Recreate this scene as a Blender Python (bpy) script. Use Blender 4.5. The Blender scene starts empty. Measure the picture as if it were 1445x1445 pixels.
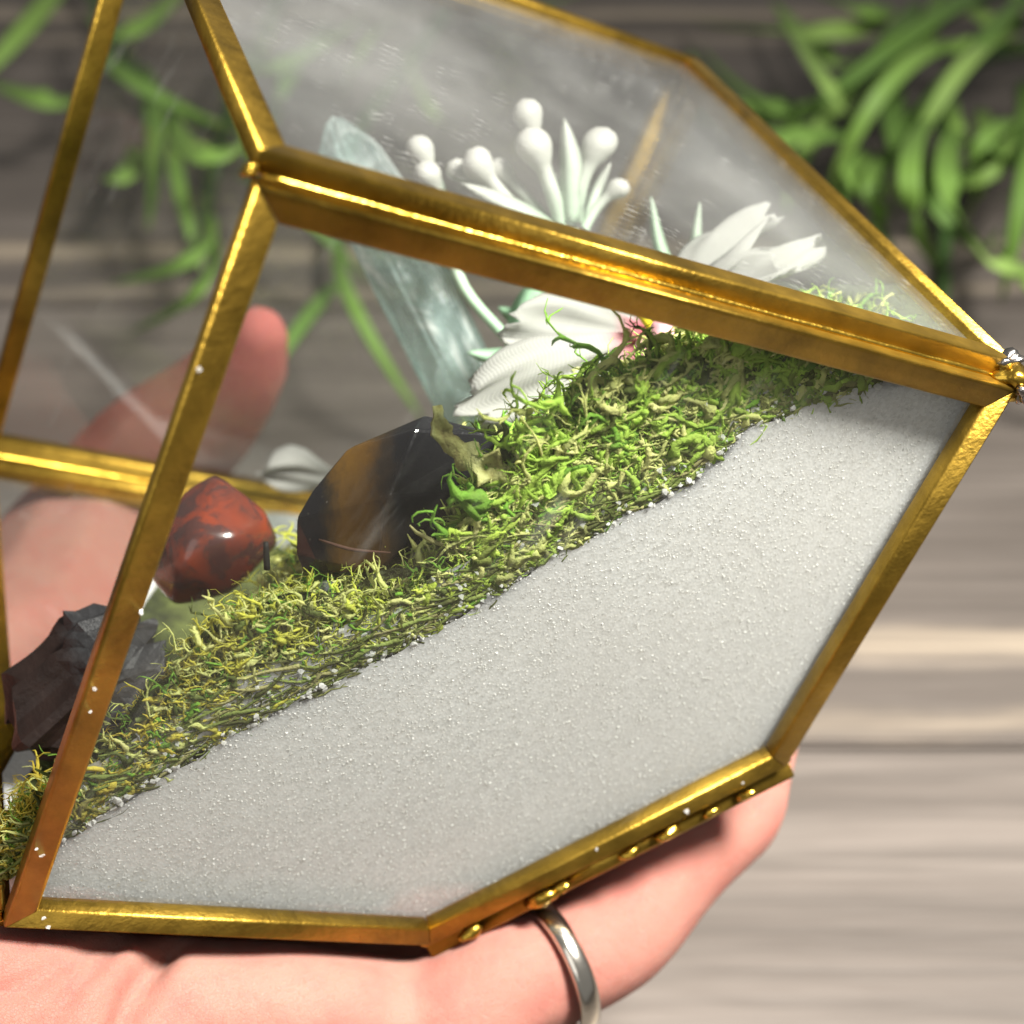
import bpy, bmesh, math, random
import numpy as np
from mathutils import Matrix, Vector

U = 0.1                      # one modelling unit is 10 cm
sc = bpy.context.scene
col = sc.collection
rng = np.random.default_rng(7)
random.seed(7)

# ------------------------------------------------------------------ camera
PITCH = math.radians(42)
cd = bpy.data.cameras.new('camera'); cam = bpy.data.objects.new('camera', cd); col.objects.link(cam)
cam.location = (0, 0, 2.88 * U)
cam.rotation_euler = (math.radians(90) - PITCH, 0, 0)
cd.sensor_width = 36; cd.lens = 57.12
cd.shift_x = -60.98 / 1445; cd.shift_y = 23.38 / 1445
cd.clip_start = 0.005; cd.clip_end = 50
cd.dof.use_dof = True; cd.dof.focus_distance = 1.93 * U; cd.dof.aperture_fstop = 17.5
sc.camera = cam

# ------------------------------------------------------------------ world, lamps, exposure
w = bpy.data.worlds.new('World'); sc.world = w; w.use_nodes = True
w.node_tree.nodes['Background'].inputs[0].default_value = (1.0, 0.975, 0.93, 1)
w.node_tree.nodes['Background'].inputs[1].default_value = 0.22
def area(name, loc, target, size, power, color=(1, .96, .9)):
    d = bpy.data.lights.new(name, 'AREA'); d.shape = 'DISK'; d.size = size; d.energy = power; d.color = color
    o = bpy.data.objects.new(name, d); col.objects.link(o); o.location = loc
    d.spread = math.radians(100 if size < .5 else 180)
    o.rotation_euler = (Vector(target) - Vector(loc)).to_track_quat('-Z', 'Y').to_euler()
    return o
area('overhead_lamp', (.17, .13, .44), (.03, .17, .1), .10, 2.15)  # soft key lamp close above the terrarium, to its right
area('fill_light', (-.35, -.75, .85), (0, .18, .1), .9, 2.6, (1, .985, .96))  # added fill from behind the camera to brighten the front; no window there
sc.view_settings.view_transform = 'Standard'; sc.view_settings.look = 'None'
sc.view_settings.exposure = 0; sc.view_settings.gamma = 1
sc.render.engine = 'CYCLES'
cy = sc.cycles
cy.use_denoising = True
cy.max_bounces = 12; cy.transparent_max_bounces = 32; cy.transmission_bounces = 8; cy.glossy_bounces = 6
cy.caustics_reflective = False; cy.caustics_refractive = False
cy.sample_clamp_indirect = 4

# ------------------------------------------------------------------ frame of the terrarium (origin: centre of its base, z: its own up)
RT = Matrix(((0.894681, -0.061945, -0.442391), (0.314574, 0.790502, 0.5255), (0.317159, -0.609319, 0.726733)))
OT = Vector((0.05816, 1.50587, 0.95632))
def place(o, origin=(0, 0, 0)):
    o.matrix_world = Matrix.Translation((OT + RT @ Vector(origin)) * U) @ RT.to_4x4()

# ------------------------------------------------------------------ materials
MATS = {}
class NT:
    def __init__(s, name):
        s.m = bpy.data.materials.new(name); s.m.use_nodes = True
        s.t = s.m.node_tree; s.t.nodes.clear(); s.out = s.n('ShaderNodeOutputMaterial'); MATS[name] = s.m
    def n(s, typ, props=None, **inp):
        k = s.t.nodes.new(typ)
        for a, v in (props or {}).items(): setattr(k, a, v)
        for a, v in inp.items(): s.set(k, a, v)
        return k
    def set(s, node, key, v):
        key = key.replace('_', ' ') if isinstance(key, str) and key not in node.inputs else key
        sock = node.inputs[key]
        if isinstance(v, bpy.types.NodeSocket): s.t.links.new(v, sock)
        elif isinstance(v, bpy.types.Node): s.t.links.new(v.outputs[0], sock)
        else:
            if isinstance(v, (tuple, list)) and len(v) == 3 and sock.type == 'RGBA': v = (*v, 1)
            sock.default_value = v
    def tc(s, out='Object'): return s.n('ShaderNodeTexCoord').outputs[out]
    def map(s, vec, scale=(1, 1, 1), rot=(0, 0, 0), loc=(0, 0, 0)):
        return s.n('ShaderNodeMapping', Vector=vec, Scale=scale, Rotation=rot, Location=loc).outputs[0]
    def noise(s, vec, scale, detail=3, rough=.5, dist=0):
        return s.n('ShaderNodeTexNoise', Vector=vec, Scale=scale, Detail=detail, Roughness=rough, Distortion=dist).outputs[0]
    def vor(s, vec, scale, feature='F1', out='Distance', rnd=1):
        k = s.n('ShaderNodeTexVoronoi', {'feature': feature}, Vector=vec, Scale=scale, Randomness=rnd); return k.outputs[out]
    def ramp(s, fac, stops):
        k = s.n('ShaderNodeValToRGB', Fac=fac); e = k.color_ramp.elements
        while len(e) < len(stops): e.new(.5)
        for el, (p, c) in zip(e, stops):
            el.position = p; el.color = (*c, 1) if isinstance(c, (tuple, list)) else (c, c, c, 1)
        return k.outputs[0]
    def mix(s, fac, a, b, mode='MIX'):
        k = s.n('ShaderNodeMix', {'data_type': 'RGBA', 'blend_type': mode})
        s.set(k, 0, fac); s.set(k, 6, a if not isinstance(a, tuple) else (*a, 1)); s.set(k, 7, b if not isinstance(b, tuple) else (*b, 1))
        return k.outputs[2]
    def math(s, op, a, b=0.0, clamp=False):
        k = s.n('ShaderNodeMath', {'operation': op, 'use_clamp': clamp}); s.set(k, 0, a); s.set(k, 1, b); return k.outputs[0]
    def bump(s, h, strength=.3, dist=.001):
        return s.n('ShaderNodeBump', Height=h, Strength=strength, Distance=dist).outputs[0]
    def bsdf(s, **kw):
        k = s.n('ShaderNodeBsdfPrincipled')
        for a, v in kw.items(): s.set(k, a.replace('_', ' '), v)
        return k
    def done(s, sh):
        s.t.links.new(sh if isinstance(sh, bpy.types.NodeSocket) else sh.outputs[0], s.out.inputs[0]); return s.m
    def mixsh(s, fac, a, b):
        k = s.n('ShaderNodeMixShader'); s.set(k, 0, fac); s.set(k, 1, a); s.set(k, 2, b); return k

def gold(name, base, rough):
    t = NT(name); v = t.tc()
    n1 = t.noise(v, 260, 4); n2 = t.noise(t.map(v, (1, 1, 1)), 1500, 2)
    tarn = t.ramp(t.noise(v, 110, 6, .7), [(.38, 0), (.68, 1)])
    c = t.mix(tarn, base, tuple(x * .5 for x in base))
    r = t.math('ADD', t.math('MULTIPLY', n1, .16), rough - .07)
    return t.done(t.bsdf(Base_Color=c, Metallic=1.0, Roughness=r, Normal=t.bump(t.math('ADD', n1, t.math('MULTIPLY', n2, .5)), .26, .0007)))
gold('brass', (.42, .265, .042), .40)
gold('brass_seam', (.66, .42, .06), .24)
t = NT('solder'); v = t.tc()
t.done(t.bsdf(Base_Color=(.35, .33, .31), Metallic=1.0, Roughness=.25, Normal=t.bump(t.noise(v, 500, 3), .5, .0008)))

def glass(name, dust_veil, scratch, seed):
    t = NT(name); v = t.map(t.tc(), loc=(seed, seed * .7, seed * .3))
    back = t.n('ShaderNodeNewGeometry').outputs['Backfacing']
    fres = t.n('ShaderNodeFresnel', IOR=t.math('SUBTRACT', 1.5, t.math('MULTIPLY', back, 1.5 - 1/1.5)))
    tr = t.n('ShaderNodeBsdfTransparent', Color=(.975, .985, .978))
    gl = t.n('ShaderNodeBsdfGlossy', Color=(1, 1, 1), Roughness=.03)
    clear = t.mixsh(fres, tr, gl)
    # dust film, streaks and fine scratches on the pane; the film also paints in reflected veil
    film = t.ramp(t.noise(v, 10, 5, .6, .6), [(.35, 0), (.8, 1)])
    sm = t.map(v, (1, 1, 1), rot=(.3, .5, .35))
    streak = t.ramp(t.noise(t.map(sm, (40, 420, 420)), 1.0, 3, .6), [(.60, 0), (.78, 1)])
    area_ = t.ramp(t.noise(v, 35, 3, .6), [(.42, 0), (.62, 1)])
    speck = t.ramp(t.vor(v, 900), [(.0, 1), (.11, 0)])
    spk = t.math('MULTIPLY', speck, t.ramp(t.noise(v, 60, 3), [(.5, 0), (.7, 1)]))
    f = t.math('ADD', t.math('MULTIPLY', film, dust_veil), t.math('MULTIPLY', t.math('MULTIPLY', streak, area_), scratch))
    f = t.math('ADD', f, t.math('MULTIPLY', spk, scratch * 1.5), True)
    df = t.n('ShaderNodeBsdfDiffuse', Color=(.85, .86, .83)); tl = t.n('ShaderNodeBsdfTranslucent', Color=(.85, .86, .83))
    dirt = t.mixsh(.5, df, tl)
    return t.done(t.mixsh(f, clear, dirt))
glass('clean_glass', .02, .12, 0.0)
glass('smeared_glass', .16, .15, .37)

t = NT('sand_mass'); v = t.tc()
cell = t.n('ShaderNodeTexVoronoi', Vector=v, Scale=2300.0).outputs['Color']; cl = t.n('ShaderNodeSeparateColor', Color=cell).outputs[0]
g = t.vor(v, 2300); n = t.noise(v, 45, 5, .6)
c = t.mix(t.math('MULTIPLY', cl, .9), (.86, .855, .84), (.62, .615, .595)); c = t.mix(t.ramp(n, [(.35, 0), (.7, .35)]), c, (.74, .73, .71)); c = t.mix(t.ramp(t.noise(v, 18, 3, .5), [(.42, 0), (.7, .45)]), c, (.66, .63, .60))
gl_ = t.ramp(cl, [(.93, .55), (.97, .12)])
t.done(t.bsdf(Base_Color=c, Roughness=gl_, Specular_IOR_Level=.35, Subsurface_Weight=.8, Subsurface_Radius=(1, .97, .92), Subsurface_Scale=.004, Normal=t.bump(g, .16, .0004)))
t = NT('sand_grains'); a = t.n('ShaderNodeAttribute', {'attribute_name': 'tint'}).outputs['Fac']
c = t.ramp(a, [(0, (.62, .61, .59)), (.5, (.76, .755, .74)), (1, (.95, .945, .93))])
t.done(t.mixsh(.45, t.bsdf(Base_Color=c, Roughness=.3, Specular_IOR_Level=.5), t.n('ShaderNodeBsdfTranslucent', Color=(.9, .89, .86))))
t = NT('clear_grain')
t.done(t.mixsh(.34, t.n('ShaderNodeBsdfTransparent', Color=(.95, .96, .95)), t.bsdf(Base_Color=(.92, .92, .9), Roughness=.06, Specular_IOR_Level=.8)))

t = NT('moss'); a = t.n('ShaderNodeAttribute', {'attribute_name': 'tint'}).outputs['Color']
v = t.tc(); n = t.noise(v, 900, 3)
c = t.mix(t.ramp(n, [(.3, .25), (.7, 0)]), a, (.30, .27, .10))
t.done(t.mixsh(.42, t.bsdf(Base_Color=c, Roughness=.7, Specular_IOR_Level=.2, Normal=t.bump(t.noise(v, 2500, 2), .5, .0004)), t.n('ShaderNodeBsdfTranslucent', Color=c)))
t = NT('moss_shade_bed'); v = t.tc(); n = t.noise(v, 160, 5, .6)
c = t.ramp(n, [(.3, (.02, .025, .008)), (.5, (.07, .085, .02)), (.7, (.16, .19, .05))])  # dark backing behind the strands, colour paints shade into the gaps
t.done(t.bsdf(Base_Color=c, Roughness=.9, Normal=t.bump(t.noise(v, 700, 4), 1, .003)))

t = NT('tiger_stone'); v = t.tc()
x = t.n('ShaderNodeSeparateXYZ', Vector=v)
m = t.math('ADD', t.math('MULTIPLY', x.outputs['X'], 52), t.math('MULTIPLY', x.outputs['Z'], -26))
m = t.math('ADD', m, .60)
m = t.math('ADD', m, t.math('MULTIPLY', t.noise(t.map(v, (1, 1, .35), rot=(0, .5, 0)), 240, 5, .7), .30))
c = t.ramp(m, [(.0, (.012, .012, .014)), (.06, (.03, .022, .012)), (.17, (.13, .066, .011)), (.34, (.10, .05, .01)), (.48, (.03, .02, .012)), (.6, (.011, .011, .013))])
sp = t.ramp(t.vor(v, 900), [(.05, .5), (.14, 0)])
c = t.mix(t.math('MULTIPLY', sp, t.ramp(t.noise(v, 200, 2), [(.55, 0), (.7, 1)])), c, (.5, .45, .38))
t.done(t.bsdf(Base_Color=c, Roughness=t.math('ADD', t.math('MULTIPLY', t.noise(v, 300, 4), .22), .06), Specular_IOR_Level=.35, Normal=t.bump(t.noise(v, 260, 4), .25, .001)))
t = NT('mahogany_stone'); v = t.tc()
bl = t.ramp(t.noise(v, 170, 6, .7, .8), [(.44, 0), (.56, 1)])
big = t.ramp(t.noise(v, 55, 3), [(.48, 0), (.6, 1)])
c = t.mix(t.noise(v, 60, 3), (.20, .032, .011), (.11, .02, .010))
c = t.mix(t.math('MAXIMUM', t.math('MULTIPLY', bl, .85), t.math('MULTIPLY', big, .55)), c, (.03, .018, .018))
t.done(t.bsdf(Base_Color=c, Roughness=.2, Coat_Weight=.4, Coat_Roughness=.08, Normal=t.bump(t.noise(v, 120, 3), .08, .001)))
t = NT('tourmaline'); v = t.tc()
x = t.n('ShaderNodeSeparateXYZ', Vector=v)
k = t.math('ADD', t.math('MULTIPLY', x.outputs['X'], 160), t.noise(v, 180, 4, .7))
gr = t.mix(t.noise(v, 700, 4, .7), (.010, .010, .011), (.07, .07, .073))
c = t.mix(t.ramp(k, [(.5, 0), (1.0, 1)]), t.mix(t.noise(v, 300, 3), (.010, .007, .006), (.04, .024, .020)), gr)
t.done(t.bsdf(Base_Color=c, Roughness=.42, Specular_IOR_Level=.25, Normal=t.bump(t.noise(v, 900, 4, .7), .3, .001)))
t = NT('aqua_crystal'); v = t.tc()
n = t.noise(v, 90, 6, .7, .6); vein = t.ramp(t.noise(t.map(v, (1, 1, .4)), 130, 5, .7, 1.0), [(.47, 0), (.62, 1)])
c = t.mix(vein, (.50, .66, .64), (.88, .91, .89))
cr = t.bsdf(Base_Color=c, Roughness=.08, Specular_IOR_Level=.8, Normal=t.bump(n, .3, .002))
op = t.math('ADD', t.math('MULTIPLY', vein, .42), t.ramp(n, [(.4, .12), (.65, .42)]))
fz = t.n('ShaderNodeLayerWeight', Blend=.35).outputs['Facing']
op = t.math('ADD', op, t.math('MULTIPLY', t.math('POWER', fz, 3.0), .35), True)
t.done(t.mixsh(op, t.n('ShaderNodeBsdfTransparent', Color=(.84, .92, .90)), t.mixsh(.35, cr, t.n('ShaderNodeBsdfTranslucent', Color=c))))
t = NT('plant_plastic'); a = t.n('ShaderNodeAttribute', {'attribute_name': 'tint'}).outputs['Fac']; v = t.tc()
c = t.ramp(a, [(0, (.24, .46, .28)), (.45, (.44, .60, .43)), (.8, (.52, .54, .48)), (1, (.55, .535, .50))])
t.done(t.mixsh(.25, t.bsdf(Base_Color=c, Roughness=.5, Normal=t.bump(t.noise(v, 600, 3), .15, .0006)), t.n('ShaderNodeBsdfTranslucent', Color=c)))
t = NT('petal_fabric'); a = t.n('ShaderNodeAttribute', {'attribute_name': 'tint'}).outputs['Fac']
uv = t.n('ShaderNodeUVMap').outputs[0]
wv = t.n('ShaderNodeTexWave', {'bands_direction': 'X'}, Vector=uv, Scale=11.0, Distortion=.5).outputs['Fac']
wv2 = t.n('ShaderNodeTexWave', {'bands_direction': 'Y'}, Vector=uv, Scale=15.0, Distortion=.5).outputs['Fac']
wz = t.math('ADD', t.math('MULTIPLY', wv, .5), wv2)
c = t.mix(t.ramp(a, [(0, 1), (.14, .7), (.26, 0)]), (.47, .465, .44), (.58, .09, .15))
c = t.mix(t.math('MULTIPLY', wz, .12), c, (.52, .52, .48))
fab = t.mixsh(.45, t.bsdf(Base_Color=c, Roughness=.8, Specular_IOR_Level=.1, Normal=t.bump(wz, .2, .0004)), t.n('ShaderNodeBsdfTranslucent', Color=c))
t.done(t.mixsh(t.math('SUBTRACT', .95, t.math('MULTIPLY', wz, .12)), t.n('ShaderNodeBsdfTransparent'), fab))
def plain(name, c, rough, **kw):
    t = NT(name); v = t.tc(); n = t.noise(v, 300, 4)
    t.done(t.bsdf(Base_Color=t.mix(n, c, tuple(x * .65 for x in c)), Roughness=rough, Normal=t.bump(n, .2, .0008), **kw))
plain('yellow_stamen', (.85, .68, .03), .5)
plain('pink_bud', (.75, .38, .42), .5)
plain('dry_twig', (.08, .036, .02), .9)
plain('dark_twig', (.02, .018, .014), .7)
t = NT('dry_lichen'); v = t.tc(); n = t.noise(v, 260, 5, .7)
c = t.ramp(n, [(.3, (.16, .11, .04)), (.5, (.42, .42, .14)), (.7, (.62, .64, .30))])
t.done(t.mixsh(.25, t.bsdf(Base_Color=c, Roughness=.8, Normal=t.bump(n, .6, .002)), t.n('ShaderNodeBsdfTranslucent', Color=c)))
t = NT('bead_glass'); t.done(t.bsdf(Base_Color=(.85, .95, .97), Roughness=.02, Transmission_Weight=.9, IOR=1.45))
t = NT('ring_metal'); v = t.tc()
t.done(t.bsdf(Base_Color=(.72, .68, .60), Metallic=1.0, Roughness=.18, Normal=t.bump(t.noise(v, 400, 3), .12, .0006)))

t = NT('skin'); v = t.tc()
mott = t.noise(v, 55, 4, .6); red = t.ramp(t.noise(v, 26, 3, .55), [(.38, 0), (.72, 1)])
c = t.mix(red, (.37, .18, .14), (.315, .098, .076)); c = t.mix(t.math('MULTIPLY', mott, .35), c, (.42, .225, .175))
bl = t.ramp(t.noise(v, 150, 4, .65), [(.45, 0), (.7, .5)]); c = t.mix(bl, c, (.36, .11, .09))
tipd = t.n('ShaderNodeVectorMath', {'operation': 'DISTANCE'}); t.set(tipd, 0, v); t.set(tipd, 1, (-0.0179, 0.0601, 0.0897))
c = t.mix(t.ramp(t.math('MULTIPLY', tipd.outputs['Value'], 50.), [(.25, .75), (.75, 0)]), c, (.55, .15, .14))   # pink finger tip
lines = t.vor(t.map(v, (1, 1.6, .8), rot=(.4, .2, .3)), 2300, 'DISTANCE_TO_EDGE')
hgt = t.math('ADD', t.math('MULTIPLY', t.ramp(lines, [(0, 0), (.12, 1)]), .5), t.noise(v, 420, 4, .6))
t.done(t.bsdf(Base_Color=c, Roughness=.62, Specular_IOR_Level=.22, Subsurface_Weight=.5, Subsurface_Radius=(.9, .28, .16), Subsurface_Scale=.006, Normal=t.bump(hgt, .4, .0007)))

t = NT('table_wood'); v = t.tc()
oi = t.n('ShaderNodeObjectInfo').outputs['Random']
off = t.n('ShaderNodeCombineXYZ', X=t.math('MULTIPLY', oi, 37.), Y=t.math('MULTIPLY', oi, 11.), Z=0.).outputs[0]
vv = t.n('ShaderNodeVectorMath', {'operation': 'ADD'}); t.set(vv, 0, v); t.set(vv, 1, off); vv = vv.outputs[0]
g1 = t.noise(t.map(vv, (1.6, 34, 1)), 1.0, 6, .62, .7)
g2 = t.noise(t.map(vv, (7, 260, 1)), 1.0, 4, .6, .2)
g3 = t.noise(t.map(vv, (60, 900, 1)), 1.0, 2, .5)
c = t.ramp(g1, [(.30, (.06, .05, .042)), (.44, (.125, .105, .09)), (.55, (.185, .158, .137)), (.66, (.255, .22, .19)), (.74, (.46, .38, .275))])
c = t.mix(t.ramp(g2, [(.38, .75), (.58, 0)]), c, (.085, .072, .062))
c = t.mix(t.math('MULTIPLY', g3, .16), c, (.42, .38, .34))
sy = t.n('ShaderNodeSeparateXYZ', Vector=v).outputs['Y']; wob = t.math('MULTIPLY', t.noise(t.map(vv, (9, 30, 1)), 1.0, 4, .6), .02)
yy = t.math('MULTIPLY', t.math('ADD', t.math('ADD', sy, wob), -.010), 1/.18)
st = t.ramp(yy, [(.02, 0), (.05, .7), (.075, 0), (.13, 0), (.165, 1), (.195, .8), (.215, 0)])
c = t.mix(t.math('MULTIPLY', st, t.ramp(g2, [(.3, .15), (.6, .75)])), c, (.52, .43, .32))
t.done(t.bsdf(Base_Color=c, Roughness=.5, Specular_IOR_Level=.35, Normal=t.bump(t.math('ADD', g2, t.math('MULTIPLY', g3, .4)), .25, .0012)))
t = NT('table_core'); t.done(t.bsdf(Base_Color=(.03, .026, .023), Roughness=.9))
t = NT('leaf'); v = t.tc(); oi = t.n('ShaderNodeObjectInfo').outputs['Random']
c = t.ramp(oi, [(0, (.14, .26, .04)), (.5, (.26, .45, .075)), (1, (.38, .56, .14))])
c = t.mix(t.math('MULTIPLY', t.noise(v, 40, 3), .5), c, (.16, .30, .10))
t.done(t.mixsh(.2, t.bsdf(Base_Color=c, Roughness=.5, Specular_IOR_Level=.4), t.n('ShaderNodeBsdfTranslucent', Color=c)))
t = NT('stem'); t.done(t.bsdf(Base_Color=(.06, .13, .03), Roughness=.55))

# ------------------------------------------------------------------ mesh helpers
def new_obj(name, verts, faces, mat, parent=None, smooth=True, scale=U):
    me = bpy.data.meshes.new(name)
    vs = np.asarray(verts, float) * scale
    me.from_pydata(vs.tolist(), [], faces if isinstance(faces, list) else faces.tolist())
    me.materials.append(MATS[mat])
    if smooth: me.shade_smooth()
    me.update()
    o = bpy.data.objects.new(name, me); col.objects.link(o)
    if parent is not None: o.parent = parent
    return o
def from_bm(name, bm, mat, parent=None, smooth=False, scale=U):
    bmesh.ops.recalc_face_normals(bm, faces=bm.faces)
    bmesh.ops.scale(bm, vec=(scale,) * 3, verts=bm.verts)
    me = bpy.data.meshes.new(name); bm.to_mesh(me); bm.free()
    me.materials.append(MATS[mat])
    if smooth: me.shade_smooth()
    o = bpy.data.objects.new(name, me); col.objects.link(o)
    if parent is not None: o.parent = parent
    return o
def tag(o, label, cat, group=None, kind=None):
    o['label'] = label; o['category'] = cat
    if group: o['group'] = group
    if kind: o['kind'] = kind
    return o
def empty(name):
    o = bpy.data.objects.new(name, None); col.objects.link(o); o.empty_display_size = .01; return o
def tint(o, arr, color=False):
    a = o.data.attributes.new('tint', 'FLOAT_COLOR' if color else 'FLOAT', 'POINT')
    if color:
        c = np.ones((len(arr), 4)); c[:, :3] = arr; a.data.foreach_set('color', c.ravel())
    else: a.data.foreach_set('value', np.asarray(arr, float).ravel())
def big_mesh(name, V, F, mat, smooth=True):
    """V (n,3), F (m,3 or 4) numpy"""
    me = bpy.data.meshes.new(name)
    k = F.shape[1]
    me.vertices.add(len(V)); me.vertices.foreach_set('co', (V * U).ravel())
    me.loops.add(F.size); me.loops.foreach_set('vertex_index', F.ravel().astype(np.int32))
    me.polygons.add(len(F)); me.polygons.foreach_set('loop_start', np.arange(0, F.size, k, dtype=np.int32))
    me.polygons.foreach_set('use_smooth', np.full(len(F), smooth))
    me.update(calc_edges=True); me.validate()
    me.materials.append(MATS[mat])
    o = bpy.data.objects.new(name, me); col.objects.link(o)
    return o
def tubes(P, Rd, sides=4):
    """P (N,S,3) centre lines, Rd (N,S) radii -> V,F of open tapered tubes"""
    N, S, _ = P.shape
    T = np.gradient(P, axis=1); T /= np.linalg.norm(T, axis=2, keepdims=True) + 1e-9
    ref = rng.normal(size=(N, 1, 3)); ref /= np.linalg.norm(ref, axis=2, keepdims=True)
    A = np.cross(T, ref); A /= np.linalg.norm(A, axis=2, keepdims=True) + 1e-9
    B = np.cross(T, A)
    th = np.arange(sides) * 2 * np.pi / sides
    V = P[:, :, None] + Rd[:, :, None, None] * (A[:, :, None] * np.cos(th)[:, None] + B[:, :, None] * np.sin(th)[:, None])
    idx = np.arange(N * S * sides).reshape(N, S, sides)
    a = idx[:, :-1]; b = idx[:, 1:]
    F = np.stack([a, np.roll(a, -1, 2), np.roll(b, -1, 2), b], -1).reshape(-1, 4)
    return V.reshape(-1, 3), F
def curve_pts(ctrl, n):
    c = np.asarray(ctrl, float); d = np.r_[0, np.cumsum(np.linalg.norm(np.diff(c, axis=0), axis=1))]
    m = np.zeros_like(c)
    m[1:-1] = (c[2:] - c[:-2]) / (d[2:] - d[:-2])[:, None]; m[0] = (c[1] - c[0]) / (d[1] - d[0]); m[-1] = (c[-1] - c[-2]) / (d[-1] - d[-2])
    out = []
    for s in np.linspace(0, d[-1], n):
        i = min(np.searchsorted(d, s, 'right') - 1, len(c) - 2); h = d[i + 1] - d[i]; u = (s - d[i]) / h
        out.append((2*u**3-3*u**2+1)*c[i] + (u**3-2*u**2+u)*h*m[i] + (-2*u**3+3*u**2)*c[i+1] + (u**3-u**2)*h*m[i+1])
    return np.array(out)
def tube_mesh(pts, radii, sides=10, cap=True):
    P = np.asarray(pts, float); n = len(P); R_ = np.interp(np.linspace(0, 1, n), np.linspace(0, 1, len(radii)), radii)
    T = np.gradient(P, axis=0); T /= np.linalg.norm(T, axis=1, keepdims=True)
    ref = np.array([.31, .87, .38]); V = []; 
    A = np.cross(T[0], ref); A /= np.linalg.norm(A)
    for i in range(n):
        A = A - T[i] * (A @ T[i]); A /= np.linalg.norm(A); B = np.cross(T[i], A)
        for k in range(sides):
            th = 2 * np.pi * k / sides; V.append(P[i] + R_[i] * (A * np.cos(th) + B * np.sin(th)))
    F = [[i*sides+k, i*sides+(k+1) % sides, (i+1)*sides+(k+1) % sides, (i+1)*sides+k] for i in range(n-1) for k in range(sides)]
    if cap: F.append(list(range(sides))[::-1]); F.append(list(range((n-1)*sides, n*sides)))
    return np.array(V), F
def tessellate(o, kind='shade'): pass

# ------------------------------------------------------------------ terrarium geometry (a cube on a cut-off corner)
VT = {k: np.array(p) for k, p in dict(
    T=(.0107, .0634, 1.5073), A=(.0107, -.7936, .9104), H=(-.6831, .4719, .9209), G=(.6992, .4454, .9590),
    E=(-.6831, -.3851, .3239), B=(.6992, -.4117, .3620), K=(.0054, .8539, .3725),
    D=(-.2764, -.1595, 0), C=(.2710, -.1595, 0), F=(.0054, .3191, 0)).items()}
FACES = dict(front='ABCDE', right='TGBA', left='TAEH', back='THKG', lower_left='HEDFK', lower_right='GKFCB', base='CDF')
CEN = sum(VT.values()) / len(VT)
PL = {}
for k, s in FACES.items():
    a, b, c = (VT[x] for x in s[:3]); n = np.cross(b - a, c - a); n /= np.linalg.norm(n)
    if n @ (CEN - a) > 0: n = -n
    PL[k] = (n, a)
def inset(poly, n, w):
    m = len(poly); out = []
    L_ = []
    for i in range(m):
        d = poly[(i+1) % m] - poly[i]; d /= np.linalg.norm(d); inn = np.cross(n, d)
        if inn @ (np.mean(poly, 0) - poly[i]) < 0: inn = -inn
        L_.append((poly[i] + inn * w, d, inn))
    for i in range(m):
        p, d, inn = L_[i-1]; q, e, jn = L_[i]
        s = ((q - p) @ jn) / (d @ jn); out.append(p + d * s)
    return out
def slab(poly, n, d0, d1):
    m = len(poly); V = [p + n * d0 for p in poly] + [p + n * d1 for p in poly]
    F = [list(range(m))[::-1], list(range(m, 2*m))] + [[i, (i+1) % m, m+(i+1) % m, m+i] for i in range(m)]
    return V, F
terr = empty('terrarium'); place(terr)
tag(terr, 'geometric cube terrarium of glass panes framed in gold brass, held tilted in the hand', 'terrarium')
TH = .026; WD = .033
for name, s in FACES.items():
    n, _ = PL[name]; poly = [VT[x].copy() for x in s]
    lift = 0.0
    if name == 'base': lift = .012; poly = inset([p + n*lift for p in poly], n, -.004)
    q = inset(poly, n, WD - .005)
    if name == 'left': continue                            # the open side has neither pane nor rim
    V, F = slab(q, n, .009, .015)
    host = new_obj('glass_pane', V, F, 'smeared_glass' if name == 'right' else 'clean_glass', terr, smooth=False)
    inner = inset(poly, n, WD)
    m = len(poly)
    for i in range(m):
        a, b, c, d = poly[i], poly[(i+1) % m], inner[(i+1) % m], inner[i]
        e = (b - a) / np.linalg.norm(b - a) * .0009
        V, F = slab([a + e, b - e, c - e, d + e], n, 0, TH)
        bm = bmesh.new(); vs = [bm.verts.new(p) for p in V]
        for f in F: bm.faces.new([vs[j] for j in f])
        bmesh.ops.bevel(bm, geom=[x for x in bm.edges if x.calc_length() > .1], offset=.0042, segments=3, affect='EDGES', profile=.5)
        st = from_bm('frame_strip', bm, 'brass', host, smooth=True)
# solder along the seams and lumps at the corners
EDG = ['TG', 'AB', 'HK', 'GK', 'GB', 'BC', 'ED', 'KF', 'CD', 'DF', 'FC']
for e in EDG:
    a, b = VT[e[0]], VT[e[1]]; out = ((a + b) / 2 - CEN); out /= np.linalg.norm(out)
    N = 40; ts = np.linspace(.01, .99, N)
    pts = a + (b - a) * ts[:, None] + out * .001
    rad = .0038 + .002 * np.interp(np.arange(N), np.arange(0, N, 2), rng.random(N // 2))
    V, F = tube_mesh(pts, rad, 8)
    so = new_obj('solder_seam', V, F, 'brass_seam', terr)
def lump(name, c, r, mat, parent, amp=.3, sub=3, sq=(1, 1, 1)):
    bm = bmesh.new(); bmesh.ops.create_icosphere(bm, subdivisions=sub, radius=1)
    ph = rng.random(9) * 6
    for v in bm.verts:
        x, y, z = v.co
        k = 1 + amp * (math.sin(2.3*x+ph[0])*math.sin(2.9*y+ph[1]) + .6*math.sin(4.7*z+ph[2]+3*x) + .4*math.sin(7*y+ph[3]-4*x))*.6
        v.co = Vector((x*sq[0], y*sq[1], z*sq[2])) * (r * k) + Vector(c)
    return from_bm(name, bm, mat, parent, smooth=True)
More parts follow.
